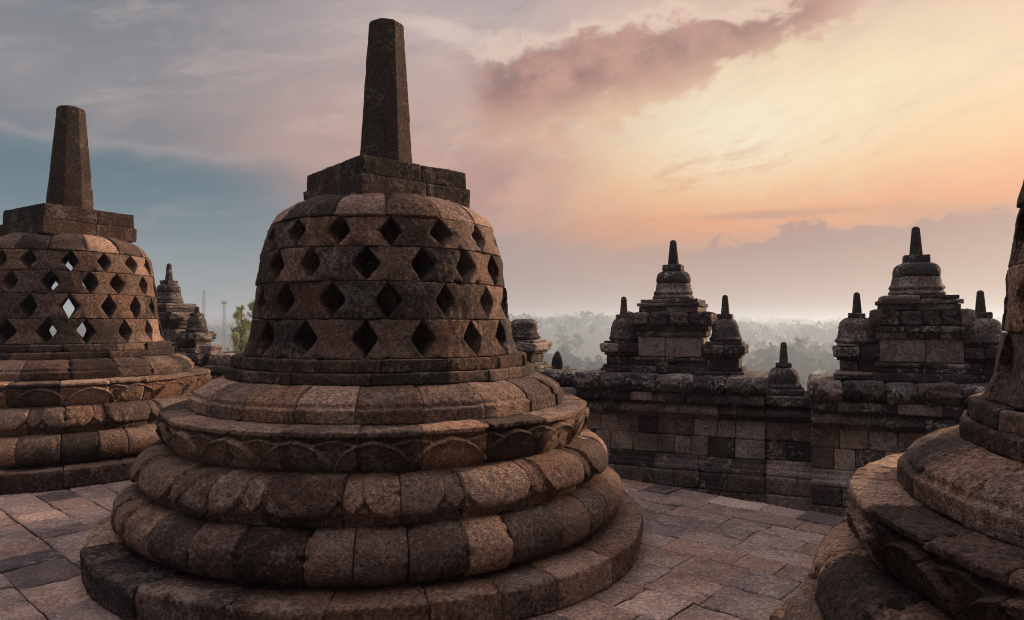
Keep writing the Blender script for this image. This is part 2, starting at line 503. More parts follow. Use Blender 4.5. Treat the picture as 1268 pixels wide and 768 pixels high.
def frustum8(mb, z0, z1, r0, r1, rot, col, dome=.04, seed=0.0, sides=8, step=.02):
    """tapered octagonal shaft with a rounded top, slightly worn"""
    nper = 6
    zs = np.r_[np.linspace(z0, z1 - dome, max(4, int((z1 - z0) / step))), z1 - dome * .55, z1 - dome * .25, z1 - dome * .06, z1]
    k = (zs - z0) / (z1 - z0); rad = r0 + (r1 - r0) * k
    top = zs > z1 - dome
    u = np.clip((zs - (z1 - dome)) / dome, 0, 1)
    rad = rad * np.where(top, 1 - .42 * u ** 2 - .10 * u, 1)
    rows = []
    ang = []
    for s in range(sides):
        for p in (.02, .06, .2, .5, .8, .94, .98): ang.append((s + p) / sides * 2 * np.pi)
    ang = np.array(ang)
    loc = (ang % (2 * np.pi / sides)) - np.pi / sides
    f = np.cos(np.pi / sides) / np.cos(loc)
    f = np.minimum(f, .992)
    X = rad[None, :] * (f * np.cos(ang + rot))[:, None]; Y = rad[None, :] * (f * np.sin(ang + rot))[:, None]
    Z = zs[None, :] + 0 * X
    q = np.stack([X, Y, Z], -1)
    D = .004 * fbm(q * 9 + seed, 2) + .002 * fbm(q * 35 + seed, 2)
    X = X * (1 + D / .2); Y = Y * (1 + D / .2)
    V = np.stack([X, Y, Z], -1)
    nu, nv = V.shape[:2]
    V = V.reshape(-1, 3)
    T = [[i * nv + nv - 1, ((i + 1) % nu) * nv + nv - 1, len(V)] for i in range(nu)]
    V = np.vstack([V, [0, 0, z1 + .004]])
    mb.add(V, gridq(nu, nv, True), T, col)

# ------------------------------------------------------------------ perforated stupa
def smooth01(x): x = np.clip(x, 0, 1); return x * x * (3 - 2 * x)

def petal_down(w, amp, z0, z1):
    """row of rounded petals hanging down, a pointed one peeping out between two"""
    def f(S, z, rng):
        v = (z - z0) / (z1 - z0)
        k = np.round(S / w); x = (S - k * w) / w            # -.5 .. .5
        ax = np.abs(x)
        vb = .03 + .40 * (ax / .39) ** 6
        d_in = np.minimum(v - vb, (.40 - ax) * 2.4)
        zone = smooth01((v + .01) / .03) * (1 - .8 * smooth01((v - .72) / .28))
        up = smooth01(d_in / .045)
        d2 = np.minimum(v - (.02 + 2.6 * (.5 - ax)), 1.0)
        mid = smooth01(d2 / .06) * (1 - up)
        g = np.exp(-((d_in + .015) / .022) ** 2) * .5 + np.exp(-((d2 + .02) / .03) ** 2) * (1 - up) * .35
        return zone * amp * (up + .42 * mid - .8 * g)
    return f
def petal_up(w, amp, z0, z1):
    """pointed petals standing up in two ranks, each with a thin raised rim"""
    def f(S, z, rng):
        v = (z - z0) / (z1 - z0)
        k = np.round(S / w); x = (S - k * w) / w; ax = np.abs(x)
        k2 = np.floor(S / w); x2 = np.abs((S - (k2 + .5) * w) / w)
        t1 = .95 - .34 * (ax / .5) ** 1.35 - .36 * (ax / .5) ** 5
        t2 = .96 - .26 * (x2 / .5) ** 1.2
        d1 = t1 - v; d2 = t2 - v
        up1 = smooth01(d1 / .045); up2 = smooth01(d2 / .045)
        r1 = np.exp(-((d1 - .045) / .03) ** 2); r2 = np.exp(-((d2 - .045) / .03) ** 2) * (1 - up1)
        zone = smooth01((v - .0) / .1) * smooth01((1.0 - v) / .03)
        return zone * amp * (up1 * .80 + .42 * (1 - up1) * up2 + .30 * r1 + .26 * r2 - .36)
    return f

def stupa(loc, name_label, seed, phase, rows, prof, harm, spire, step, hrot, srot, group, left_tone=0.0, zoff=0.0):
    rng = random.Random(seed)
    root = empty('perforated_stupa', loc, 0, name_label, 'stupa', group)
    TW = 2 * math.pi
    sd_ = seed * 7.7
    # plinth
    mb = MB(); Rr = 2.0
    sec = poly_round([(1.55, 0), (1.99, 0), (2.0, .19), (1.55, .195)], .022)
    course(mb, sec, 0, TW * Rr, ringmap(Rr), rng, step, .36, .62, rr=.010, gap=.005, flat=.5, Rref=Rr, seed=sd_, lo=.009, hi=.005, jit=.010, jz=.008, chip=.06)
    mb.build('plinth', M_ST, root)
    # torus
    mb = MB(); Rr = 1.83
    a = np.linspace(-80, 92, 15)
    sec = [(1.5, .19)] + [(1.66 + .175 * math.cos(R(t)), .345 + .152 * math.sin(R(t))) for t in a] + [(1.5, .49)]
    course(mb, np.array(sec), 0, TW * Rr, ringmap(Rr), rng, step, .26, .42, rr=.010, gap=.006, flat=.4, Rref=Rr, seed=sd_ + 3, lo=.007, hi=.004, jit=.006, jz=.004, chip=.06)
    mb.build('torus_ring', M_ST, root)
    # lotus with petals turned down
    mb = MB(); Rr = 1.70; npet = 19; w = TW * Rr / npet
    sec = poly_round([(1.4, .49), (1.660, .49), (1.664, .552), (1.690, .558), (1.708, .585), (1.675, .662), (1.60, .722), (1.5, .75), (1.4, .752)], [.0, .015, .006, .006, .03, .06, .05, .03, 0], 4)
    jn = [0]
    for k in range(npet):
        r = rng.random()
        if r < .3: jn.append((k + .41) * w)
        elif r < .6: jn.append((k + .5) * w + rng.uniform(-.03, .03))
        elif r < .8: jn += [(k + .0 + rng.uniform(-.1, .1)) * w, (k + .6) * w]
        else: jn += [(k + .40) * w, (k + .62) * w]
    jn = [j for j in jn if j < TW * Rr - .12]; jn.append(TW * Rr)
    course(mb, sec, 0, 0, ringmap(Rr), rng, step * .45, 0, 0, rr=.008, gap=.0045, joints=jn, field=petal_down(w, .034, .560, .752), flat=.2, Rref=Rr, seed=sd_ + 5, lo=.005, hi=.0035, jit=.004, chip=.05)
    mb.build('lower_lotus_ring', M_ST, root)
    # lotus with petals turned up
    mb = MB(); Rr = 1.56; npet = 22; w = TW * Rr / npet
    sec = poly_round([(1.2, .735), (1.440, .735), (1.500, .79), (1.538, .86), (1.556, .954), (1.574, .962), (1.576, .990), (1.54, 1.0), (1.37, 1.006), (1.2, 1.006)], [0, .02, .06, .08, .008, .008, .01, .02, .02, 0], 4)
    course(mb, sec, 0, TW * Rr, ringmap(Rr), rng, step * .45, .30, .50, rr=.008, gap=.0045, field=petal_up(w, .072, .738, .960), flat=.3, Rref=Rr, seed=sd_ + 7, lo=.005, hi=.0035, jit=.005, jz=.005, chip=.045,
           tones=lambda g: rtone(g, .24, .08, .42, .11))
    mb.build('upper_lotus_ring', M_ST, root)
    # moulded drum
    mb = MB(); Rr = 1.385
    sec = poly_round([(1.1, 1.003), (1.383, 1.003), (1.383, 1.088), (1.352, 1.094), (1.352, 1.122), (1.325, 1.140), (1.27, 1.178), (1.175, 1.212), (1.05, 1.216)], [0, .012, .012, .01, .012, .03, .05, .04, 0], 4)
    course(mb, sec, 0, TW * Rr, ringmap(Rr), rng, step, .30, .46, rr=.008, gap=.0045, flat=.6, Rref=Rr, seed=sd_ + 9, lo=.005, hi=.0035, jit=.006, jz=.004, chip=.05)
    mb.build('moulded_drum', M_ST, root)
    for i, (r_, z0, z1) in enumerate(((1.165, 1.21, 1.286), (1.12, 1.286, 1.366))):
        mb = MB()
        sec = poly_round([(.85, z0), (r_, z0), (r_ - .004, z1), (.85, z1 + .002)], .014)
        course(mb, sec, 0, TW * r_, ringmap(r_, i * .3), rng, step, .30, .55, rr=.008, gap=.005, flat=.8, Rref=r_, seed=sd_ + 11 + i, lo=.004, hi=.003, jit=.004, chip=.035, tones=lambda g: rtone(g, .4, .05, .38, .1))
        mb.build('step_course', M_ST, root)
    mb = MB(); lathe(mb, [(.002, 1.355), (.5, 1.355), (1.0, 1.354)], 40, (.35, .5, .5, .5), .004, .003, sd_)
    mb.build('bell_floor', M_ST, root)
    # bell: courses of hourglass blocks round lozenge openings
    pz = np.array([p[1] for p in prof]); pr = np.array([p[0] for p in prof])
    zf = np.linspace(pz[0], pz[-1], 200); rf = np.interp(zf, pz, pr)
    for _ in range(10): rf[1:-1] = (rf[:-2] + 2 * rf[1:-1] + rf[2:]) / 4
    RZ = lambda z: np.interp(z, zf, rf)
    mb = MB(); nh = 16; sp = TW / nh
    for ri in range(4):
        z0, z1 = rows[ri] + .0015, rows[ri + 1] - .0015
        ph = phase + (0 if ri % 2 == 0 else sp / 2)
        jitter = [rng.gauss(0, .018) for _ in range(nh)]
        for k in range(nh):
            col = rtone(rng, .14, .06, .38, .07)
            ta = ph + k * sp + jitter[k]; tb = ph + (k + 1) * sp + jitter[(k + 1) % nh]
            hw = sp * rng.uniform(.205, .27); hw2 = sp * rng.uniform(.205, .27)
            h = z1 - z0; rm = float(RZ((z0 + z1) / 2)); width = (tb - ta) * rm
            vv = edge_samples(h, step, .012) / h
            pp = edge_samples(width, step, .014) / width
            Pm, Vm = np.meshgrid(pp, vv, indexing='ij')
            bl = rng.uniform(.06, .14); br = rng.uniform(.06, .14)
            tri = np.clip(1.06 - np.abs(2 * Vm - 1) * (1.06), 0, 1)
            tril = np.clip(tri, bl * .7, 1 - bl * .5); trir = np.clip(tri, br * .7, 1 - br * .5)
            L_ = ta + hw * tril; R_ = tb - hw2 * trir
            T_ = L_ + (R_ - L_) * Pm
            Z_ = z0 + h * Vm
            wloc = (R_ - L_) * rm
            e = np.minimum(np.minimum(Pm, 1 - Pm) * wloc, np.minimum(Vm, 1 - Vm) * h)
            rr = .008
            inset = np.where(e < rr, rr * (1 - np.sqrt(np.clip(1 - (1 - e / rr) ** 2, 0, 1))), 0)
            rad = RZ(Z_) - inset + rng.gauss(0, .005) + rng.gauss(0, .02) * (Pm - .5) * .4
            q = np.stack([T_ * rm, rad, Z_], -1)
            D = .007 * fbm(q * 6 + sd_ + col[3] * 40, 2) + .003 * fbm(q * 30 + sd_, 2)
            D -= .02 * np.clip(fbm(q * 9 + sd_ + 5, 2) - .1, 0, None) * np.exp(-e / .02) + .06 * np.clip(fbm(q * 16 + sd_ + 9, 2) - .4, 0, None) * np.exp(-e / .016)
            rad = rad + D
            V = np.stack([rad * np.cos(T_), rad * np.sin(T_), Z_], -1)
            nu, nv = V.shape[:2]
            Q = [gridq(nu, nv)]
            # inner face and reveals
            ri_ = RZ(Z_) - .27
            Vi = np.stack([ri_ * np.cos(T_), ri_ * np.sin(T_), Z_], -1)
            V = V.reshape(-1, 3); Vi = Vi.reshape(-1, 3)
            nn = len(V)
            Q.append(gridq(nu, nv)[:, ::-1] + nn)
            b = np.r_[np.arange(nv), np.arange(1, nu) * nv + nv - 1, (nu - 1) * nv + np.arange(nv - 2, -1, -1), np.arange(nu - 2, 0, -1) * nv]
            b2 = np.roll(b, -1)
            Vb = V[b] * .985 + Vi[b] * .015
            bi = nn * 2 + np.arange(len(b)); bi2 = np.roll(bi, -1)
            bj = bi + len(b); bj2 = np.roll(bj, -1)
            Q.append(np.stack([bi, bi2, bj2, bj], 1)[:, ::-1])
            Q.append(np.stack([b, b2, bi2, bi], 1)[:, ::-1])
            mb.add(np.vstack([V, Vi, Vb, Vi[b]]), np.vstack(Q), None, col)
    mb.build('bell', M_ST, root)
    # cap course of the bell
    mb = MB(); zc = rows[4]; zt = prof[-1][1]
    zs = np.linspace(zc + .001, zt, 10)
    rc = float(RZ(zc))
    sec = np.array([(.3, zc + .001)] + [(float(RZ(z)) + .008, z) for z in zs] + [(.3, zt + .02)])
    sec = poly_round(sec, [0, .012] + [.02] * (len(sec) - 3) + [0])
    course(mb, sec, 0, TW * rc, ringmap(rc, rng.random()), rng, step, .34, .5, rr=.014, gap=.003, seed=sd_ + 21, lo=.010, hi=.004, jit=.004, tones=lambda g: rtone(g, .1, .18, .45, .1))
    mb.build('bell_cap', M_ST, root)
    # square block under the spire, two courses
    mb = MB(); z0, zm, z1, hd = harm
    for (za, zb, hh, nblk) in ((z0, zm, hd * 1.03, (2, 2)), (zm, z1, hd * .985, (3, 2))):
        side = hh * math.sqrt(2)
        cy, sy = math.cos(hrot), math.sin(hrot)
        xs = [-.5] + sorted(rng.uniform(-.25, .25) if nblk[0] == 2 else v + rng.uniform(-.04, .04) for v in ([0] if nblk[0] == 2 else [-.17, .17])) + [.5]
        ysp = [-.5, rng.uniform(-.12, .12), .5]
        for i in range(len(xs) - 1):
            for j in range(2):
                bx = (xs[i] + xs[i + 1]) / 2 * side; by = (ysp[j] + ysp[j + 1]) / 2 * side
                rbox(mb, (bx * cy - by * sy, bx * sy + by * cy, (za + zb) / 2), ((xs[i + 1] - xs[i]) * side - .003, (ysp[j + 1] - ysp[j]) * side - .003, zb - za - .002),
                     hrot, rr=.010, step=step * 1.5, lo=.004, hi=.003, col=rtone(rng, .6, .0, .24, .05), seed=sd_ + 23)
    mb.build('spire_base_block', M_ST, root)
    mb = MB()
    frustum8(mb, z1 - .002, spire[0], spire[1], spire[2], srot, (.19, .5, .3, rng.random()), seed=sd_)
    mb.build('spire', M_ST, root)
    return root

F_ = 845.0
def at(px, Y):
    return (px - 634) / F_ * Y

th = math.atan((477 - 634) / F_)
C0 = (5.46 * math.sin(th), 5.46 * math.cos(th), 0)
tc0 = math.atan2(-C0[1], -C0[0])
ROWS = [1.368, 1.624, 1.874, 2.106, 2.316]
PROF = [(1.045, 1.366), (1.008, 1.45), (.985, 1.56), (.972, 1.65), (.958, 1.80), (.945, 1.92), (.925, 2.05), (.900, 2.17), (.862, 2.30), (.80, 2.40), (.72, 2.465), (.58, 2.515)]
stupa(C0, 'large bell-shaped stone stupa with lozenge openings and tall spire, nearest the centre of the terrace', 11,
      tc0 + R(-8.2), ROWS, PROF, (2.47, 2.642, 2.776, .655), (3.985, .222, .142), .014, tc0 + R(-15) + R(45), tc0 + R(22.5 + 4), 'perforated stupas on the upper terrace')
# seated stone figure inside the central bell
def seated(loc, yaw, label):
    mbd = bpy.data.meshes.new('seated_statue')
    J = [((0, 0, .14), .17), ((0, .0, .32), .15), ((0, 0, .52), .175), ((0, .0, .64), .07), ((0, -.01, .72), .085), ((0, -.01, .83), .10), ((0, 0, .92), .055),
         ((.19, .0, .58), .075), ((.26, -.04, .38), .06), ((.16, -.22, .25), .05), ((.03, -.26, .23), .045),
         ((-.19, .0, .58), .075), ((-.26, -.04, .38), .06), ((-.16, -.22, .25), .05), ((-.03, -.28, .23), .045),
         ((.22, -.10, .11), .115), ((.40, -.20, .10), .095), ((.12, -.34, .09), .075), ((-.06, -.34, .09), .055),
         ((-.22, -.10, .11), .115), ((-.40, -.20, .10), .095), ((-.12, -.36, .13), .075), ((.06, -.35, .14), .055)]
    E_ = [(0, 1), (1, 2), (2, 3), (3, 4), (4, 5), (5, 6), (2, 7), (7, 8), (8, 9), (9, 10), (2, 11), (11, 12), (12, 13), (13, 14), (0, 15), (15, 16), (16, 17), (17, 18), (0, 19), (19, 20), (20, 21), (21, 22)]
    mbd.from_pydata([j[0] for j in J], E_, [])
    o = bpy.data.objects.new('seated_statue', mbd); COL.objects.link(o)
    m = o.modifiers.new('skin', 'SKIN')
    for v_, j in zip(mbd.skin_vertices[0].data, J): v_.radius = (j[1], j[1])
    mbd.skin_vertices[0].data[0].use_root = True
    o.modifiers.new('sub', 'SUBSURF').levels = 2
    o.modifiers['sub'].render_levels = 2
    me = bpy.data.meshes.new_from_object(o.evaluated_get(bpy.context.evaluated_depsgraph_get()))
    o.modifiers.clear(); o.data = me
    at_ = me.attributes.new('blk', 'FLOAT_COLOR', 'POINT')
    at_.data.foreach_set('color', np.tile([.5, .6, .3, .4], len(me.vertices)).astype(np.float32))
    me.polygons.foreach_set('use_smooth', np.ones(len(me.polygons), bool))
    me.materials.clear(); me.materials.append(M_ST)
    o.location = loc; o.rotation_euler = (0, 0, yaw); o.scale = (1.25, 1.25, 1.1)
    tag(o, label, 'statue')
seated((C0[0], C0[1], 1.37), R(60), 'seated stone figure hidden in the dark inside the central bell')
# the stupa on the left is a little taller
thl = math.atan((85 - 634) / F_)
C1 = (9.87 * math.sin(thl), 9.87 * math.cos(thl), 0)
tc1 = math.atan2(-C1[1], -C1[0])
zs_ = lambda z: 1.366 + (z - 1.366) * 1.095
stupa(C1, 'bell-shaped perforated stupa with warm lit flank, standing behind at the left by the far balustrade', 23,
      tc1 + R(11), [zs_(z) for z in ROWS], [(r, zs_(z)) for r, z in PROF], (2.60, 2.77, 2.94, .725), (4.235, .262, .150), .020, tc1 + R(-20) + R(45), tc1 + R(30), 'perforated stupas on the upper terrace')
thr = R(51.6)
C2 = (3.68 * math.sin(thr), 3.68 * math.cos(thr), -.08)
tc2 = math.atan2(-C2[1], -C2[0])
stupa(C2, 'closest stone stupa, cut off by the right edge, its lotus rings filling the corner', 37,
      tc2 + R(3), [1.368 + (z - 1.368) * 1.07 for z in ROWS], [(r + .035, 1.366 + (z - 1.366) * 1.07) for r, z in PROF], (2.56, 2.732, 2.866, .655), (4.075, .222, .142), .014, tc2, tc2, 'perforated stupas on the upper terrace')

# ------------------------------------------------------------------ paving
E1 = np.array([.745, -.667]); E2 = np.array([.667, .745])
def inside(p):
    x, y = p
    return y < 7.12 + .79 * (1.09 - x) - .02 and y < 9.9 - .30 * x and (y < 7.62 - .45 * x or x < -3)
mb = MB(); rng = random.Random(5)
v = -9.0
while v < 14:
    dv = rng.uniform(.26, .38)
    u = -12.0 + rng.uniform(0, .5)
    while u < 9:
        du = rng.choice([rng.uniform(.26, .40), rng.uniform(.36, .54)])
        c = E1 * (u + du / 2) + E2 * (v + dv / 2)
        if -1.2 < c[1] < 13 and abs(c[0]) < 2.2 + c[1] * 1.0:
            cc = [E1 * (u + a * du) + E2 * (v + b * dv) for a, b in ((0, 0), (1, 0), (1, 1), (0, 1), (.5, .5))]
            if all(inside(p) for p in cc) or (inside(cc[4])):
                nu, nv = max(5, int(du / .07)), max(5, int(dv / .07))
                es_u = edge_samples(du - .005, .06, .012); es_v = edge_samples(dv - .005, .06, .012)
                A, B = np.meshgrid(es_u, es_v, indexing='ij')
                e = np.minimum(np.minimum(A, du - .005 - A), np.minimum(B, dv - .005 - B))
                rr = .012
                dz_ = -np.where(e < rr, rr * (1 - np.sqrt(np.clip(1 - (1 - e / rr) ** 2, 0, 1))), 0) * .8
                X = (u + .0025 + A) * E1[0] + (v + .0025 + B) * E2[0]; Y = (u + .0025 + A) * E1[1] + (v + .0025 + B) * E2[1]
                q = np.stack([X, Y, 0 * X], -1)
                col = rtone(rng, .07, .06, .47, .055)
                Z = dz_ + rng.gauss(0, .003) + .004 * fbm(q * 5 + col[3] * 30, 2) + .0015 * fbm(q * 25, 2) + rng.gauss(0, .006) * (A - du / 2) + rng.gauss(0, .006) * (B - dv / 2)
                Z -= .02 * np.clip(fbm(q * 10 + 5, 2) - .2, 0, None) * np.exp(-e / .02)
                mb.add(np.stack([X, Y, Z], -1).reshape(-1, 3), gridq(len(es_u), len(es_v)), None, col)
        u += du
    v += dv
o = mb.build('paving', M_FLOOR); tag(o, None, None, None, 'structure')
# bed of the paving and its stone edge
def slab(name, pts, z0, z1, mat):
    n = len(pts)
    V = [(x, y, z0) for x, y in pts] + [(x, y, z1) for x, y in pts]
    me = bpy.data.meshes.new(name)
    me.from_pydata(V, [], [tuple(range(n))[::-1], tuple(range(n, 2 * n))] + [(i, (i + 1) % n, n + (i + 1) % n, n + i) for i in range(n)])
    me.materials.append(mat); me.update()
    o = bpy.data.objects.new(name, me); COL.objects.link(o)
    o['kind'] = 'structure'
    return o
slab('terrace', [(-13, -6), (9.5, -6), (9.5, .45), (2.84, 5.71), (1.09, 7.09), (.56, 7.45), (-3, 9.05), (-3, 10.3), (-13, 13.3)], -.62, -.018, M_JOINT)
slab('lower_terrace', [(-16, -9), (12, -9), (12, 8), (-2, 14), (-16, 16)], -27, -.60, M_JOINT)

# ------------------------------------------------------------------ balustrade wall
WDIR = math.atan2(-.41, .91)
def wall_xy(px, off=0.0):
    """point of the wall's face line seen at photo column px, off metres behind the face"""
    u = (px - 634) / F_
    Y = (7.75 + off * 1.097) / (1 + .45 * u)
    return (u * Y, Y)
P0 = wall_xy(634)
def wall_s(px): # distance along the wall from P0
    p = wall_xy(px); return math.hypot(p[0] - P0[0], p[1] - P0[1]) * (1 if p[0] > P0[0] else -1)
def wtone(g): return rtone(g, .38, .12, .40, .12)
def carved(seed, amp, z0, z1):
    def f(S, z, rng):
        v = (z - z0) / (z1 - z0)
        q = np.stack([S * 1.0, v * .3, 0 * S + seed], -1)
        w = .30
        x = (S / w) % 1 - .5
        tri = smooth01((.45 - np.abs(x) * 1.1 - np.abs(v - .45) * .9) / .08)
        zone = smooth01((v - .02) / .05) * smooth01((1.0 - v) / .05)
        sw = np.sin(9 * np.hypot(x, (v - .42) * 1.2) * 6.28 * .9 + 2.5 * np.arctan2(v - .42, x))
        return zone * amp * (tri * .9 + .5 * sw * tri + .9 * fbm(q * 14, 2) * .5)
    return f

def build_wall(loc, yaw, length_l, length_r, label, seed, sections, group):
    """sections: list of (s0, s1, projection, with_antefixes)"""
    rng = random.Random(seed)
    root = empty('balustrade_wall', loc, yaw, label, 'wall', group)
    parts = [('footing', [(.10, -.62, -.20)], .3, .5), ('base_course', [(.085, -.20, -.045), (.085, -.045, .122)], .24, .44)]
    bm = {}
    for nm in ('footing', 'base_course', 'base_moulding', 'panel_course', 'string_moulding', 'coping', 'antefix_course'): bm[nm] = MB()
    st = .022
    for (s0, s1, pj, ant) in sections:
        mp = (lambda pj: (lambda S, n, z: np.stack([S, -(n + pj), z], -1)))(pj)
        def sq(mbk, n, z0, z1, wa, wb, tones=wtone, **kw):
            course(bm[mbk], poly_round([(-.86, z0), (n, z0), (n, z1), (-.86, z1 + .001)], .006, 3), s0, s1, mp, rng, st, wa, wb, tones=tones, lo=.006, hi=.003, jit=.005, rr=.008, gap=.005, seed=seed * 3.1, chip=.03, **kw)
        sq('footing', .13, -.62, -.40, .3, .5); sq('footing', .13, -.40, -.205, .3, .5)
        sq('base_course', .12, -.205, -.045, .25, .48); sq('base_course', .11, -.045, .120, .2, .34)
        sec = poly_round([(-.30, .121), (.085, .121), (.085, .165), (.06, .172), (.06, .205), (.03, .215), (.03, .262), (-.30, .264)], .008, 3)
        course(bm['base_moulding'], sec, s0, s1, mp, rng, st, .28, .5, tones=wtone, lo=.004, hi=.003, jit=.003, rr=.008, gap=.004, seed=seed * 1.3)
        sq('panel_course', .0, .265, .458, .16, .28, tones=lambda g: rtone(g, .22, .32, .50, .13)); sq('panel_course', .0, .459, .640, .16, .28, tones=lambda g: rtone(g, .18, .32, .50, .13))
        sec = poly_round([(-.30, .642), (.03, .642), (.03, .668), (.075, .690), (.075, .735), (.05, .742), (.05, .768), (.0, .772), (.0, .800), (-.30, .80)], .007, 3)
        course(bm['string_moulding'], sec, s0, s1, mp, rng, st, .3, .55, tones=wtone, lo=.004, hi=.003, jit=.003, rr=.008, gap=.004, seed=seed * 1.7)
        sq('coping', .085, .801, .892, .2, .36)
        if ant:
            sec = poly_round([(-.92, .893), (.06, .893), (.105, .92), (.115, .975), (.09, 1.04), (.05, 1.068), (-.92, 1.068)], [0, .02, .03, .04, .03, .02, 0], 3)
            course(bm['antefix_course'], sec, s0 - .03, s1 + .03, mp, rng, .014, .24, .40, tones=lambda g: rtone(g, .36, .12, .38, .11), lo=.014, hi=.006, jit=.008, rr=.03, gap=.006, field=carved(seed, .036, .893, 1.068), chip=.06, seed=seed * 2.1)
    for nm, m in bm.items():
        if m.n: m.build(nm, M_WALL, root)
    return root
s716, s946, s1003 = wall_s(716), wall_s(946), wall_s(1003)
secs = [(-3.6, -1.1, 0, True), (-1.1, .30, -.12, True), (.30, s716 + .03, -.10, False), (s716, s946, 0.0, True), (s946, s1003 + .02, -.07, False), (s1003 + .0, s1003 + 2.45, .16, True), (s1003 + 2.45, s1003 + 4, 0, True)]
build_wall((P0[0], P0[1], 0), WDIR, 0, 0, 'long dark stone balustrade wall of panelled blocks along the terrace edge', 3, secs, 'balustrade walls')
LW = (at(210, 10.72), 10.72)
build_wall((LW[0], LW[1], .06), WDIR, 0, 0, 'short stretch of balustrade wall behind the left stupa', 8, [(-1.6, -.75, 0, True), (-.75, .75, .0, True), (.75, 2.6, -.05, False)], 'balustrade walls')

# ------------------------------------------------------------------ crowning stupas on the wall
def blocks_row(mb, rng, w, d, z0, z1, n, tones, off=(0, 0), rr=.012, lo=.005, field=None, step=.02):
    xs = np.linspace(-w / 2, w / 2, n + 1)
    for k in range(1, n): xs[k] += rng.uniform(-.12, .12) * w / n
    for a, b in zip(xs[:-1], xs[1:]):
        rbox(mb, ((a + b) / 2 + off[0], off[1] + rng.gauss(0, .003), (z0 + z1) / 2), (b - a - .003, d + rng.gauss(0, .004), z1 - z0 - .002), 0, rr=rr, step=step, lo=lo, hi=.003, col=tones(rng), seed=rng.random() * 50, field=field)
def relief(amp):
    def f(V, nrm):
        q = V * 16
        return amp * (np.sin(V[:, 0] * 55 + 3 * np.sin(V[:, 2] * 60)) * .35 + fbm(q, 2) * .8) * (np.abs(nrm[:, 2]) < .7)
    return f

def tier_stupa(px, off, label, seed, k=1.0, dz=0.0, bells=1.0, ck=1.0, xy=None, group='crowning stupas on the balustrade'):
    """a large stupa of the balustrade: block body, carved cornice, square tiers, bell, square block and spire"""
    rng = random.Random(seed)
    x, y = xy if xy else wall_xy(px, off)
    root = empty('tiered_stupa', (x, y, dz), WDIR, label, 'small stupa', group)
    dk = lambda g: rtone(g, .45, .06, .36, .10)
    mb = MB()
    blocks_row(mb, rng, .78 * k, .66 * k, 1.066, 1.145, 3, dk); blocks_row(mb, rng, .72 * k, .60 * k, 1.146, 1.19, 2, dk, rr=.008)
    blocks_row(mb, rng, .74 * k, .62 * k, 1.191, 1.238, 2, dk, rr=.02)
    mb.build('base', M_WALL, root)
    mb = MB()
    blocks_row(mb, rng, .655 * k, .54 * k, 1.239, 1.452, 2 if k == 1 else 3, lambda g: (g.uniform(.45, .62) + (.16 if seed == 101 else 0), .1, 1.0, g.random()))
    mb.build('body_block', M_WALL, root)
    mb = MB()
    blocks_row(mb, rng, .71 * k, .58 * k, 1.453, 1.515, 3, dk, rr=.008); blocks_row(mb, rng, .75 * k, .62 * k, 1.516, 1.572, 3, dk, rr=.01)
    mb.build('under_cornice', M_WALL, root)
    mb = MB()
    blocks_row(mb, rng, .83 * k * ck, .70 * k * ck, 1.573, 1.712, 4, dk, rr=.035, lo=.014, field=relief(.014), step=.012)
    for sx in (-1, 1):
        rbox(mb, (sx * .40 * k * ck, -.33 * k * ck, 1.645), (.09, .09, .15), .7, rr=.03, step=.014, lo=.014, hi=.006, col=dk(rng), seed=seed + sx, field=relief(.012))
    mb.build('carved_cornice', M_WALL, root)
    mb = MB()
    blocks_row(mb, rng, .62 * k, .60 * k, 1.713, 1.772, 2, dk, rr=.008); blocks_row(mb, rng, .655 * k, .63 * k, 1.773, 1.812, 2, dk, rr=.008); blocks_row(mb, rng, .60 * k, .58 * k, 1.813, 1.853, 2, dk, rr=.008)
    mb.build('square_tier', M_WALL, root)
    b = bells
    mb = MB()
    lathe(mb, poly_round([(.05, 1.852), (.215 * b, 1.854), (.222 * b, 1.885), (.20 * b, 1.90), (.215 * b, 1.925), (.205 * b, 1.945), (.192 * b, 1.96), (.180 * b, 2.03)], .012), 48, dk(rng), .006, .004, seed, .012)
    mb.build('bell_skirt', M_WALL, root)
    mb = MB()
    lathe(mb, poly_round([(.05, 2.031), (.178 * b, 2.033), (.182 * b, 2.085), (.166 * b, 2.135), (.125 * b, 2.162), (.05, 2.172), (.002, 2.173)], [0, .012, .04, .04, .03, .03, 0]), 48, (.2, .5, .5, rng.random()), .005, .004, seed, .012)
    mb.build('bell', M_WALL, root)
    mb = MB()
    rbox(mb, (0, 0, 2.20), (.200, .200, .066), 0, rr=.008, step=.02, col=(.2, .5, .5, rng.random()), seed=seed)
    mb.build('spire_base_block', M_WALL, root)
    mb = MB()
    frustum8(mb, 2.232, 2.505, .060, .034, .2, (.17, .5, .5, rng.random()), dome=.02, seed=seed)
    mb.build('spire', M_WALL, root)
    return root

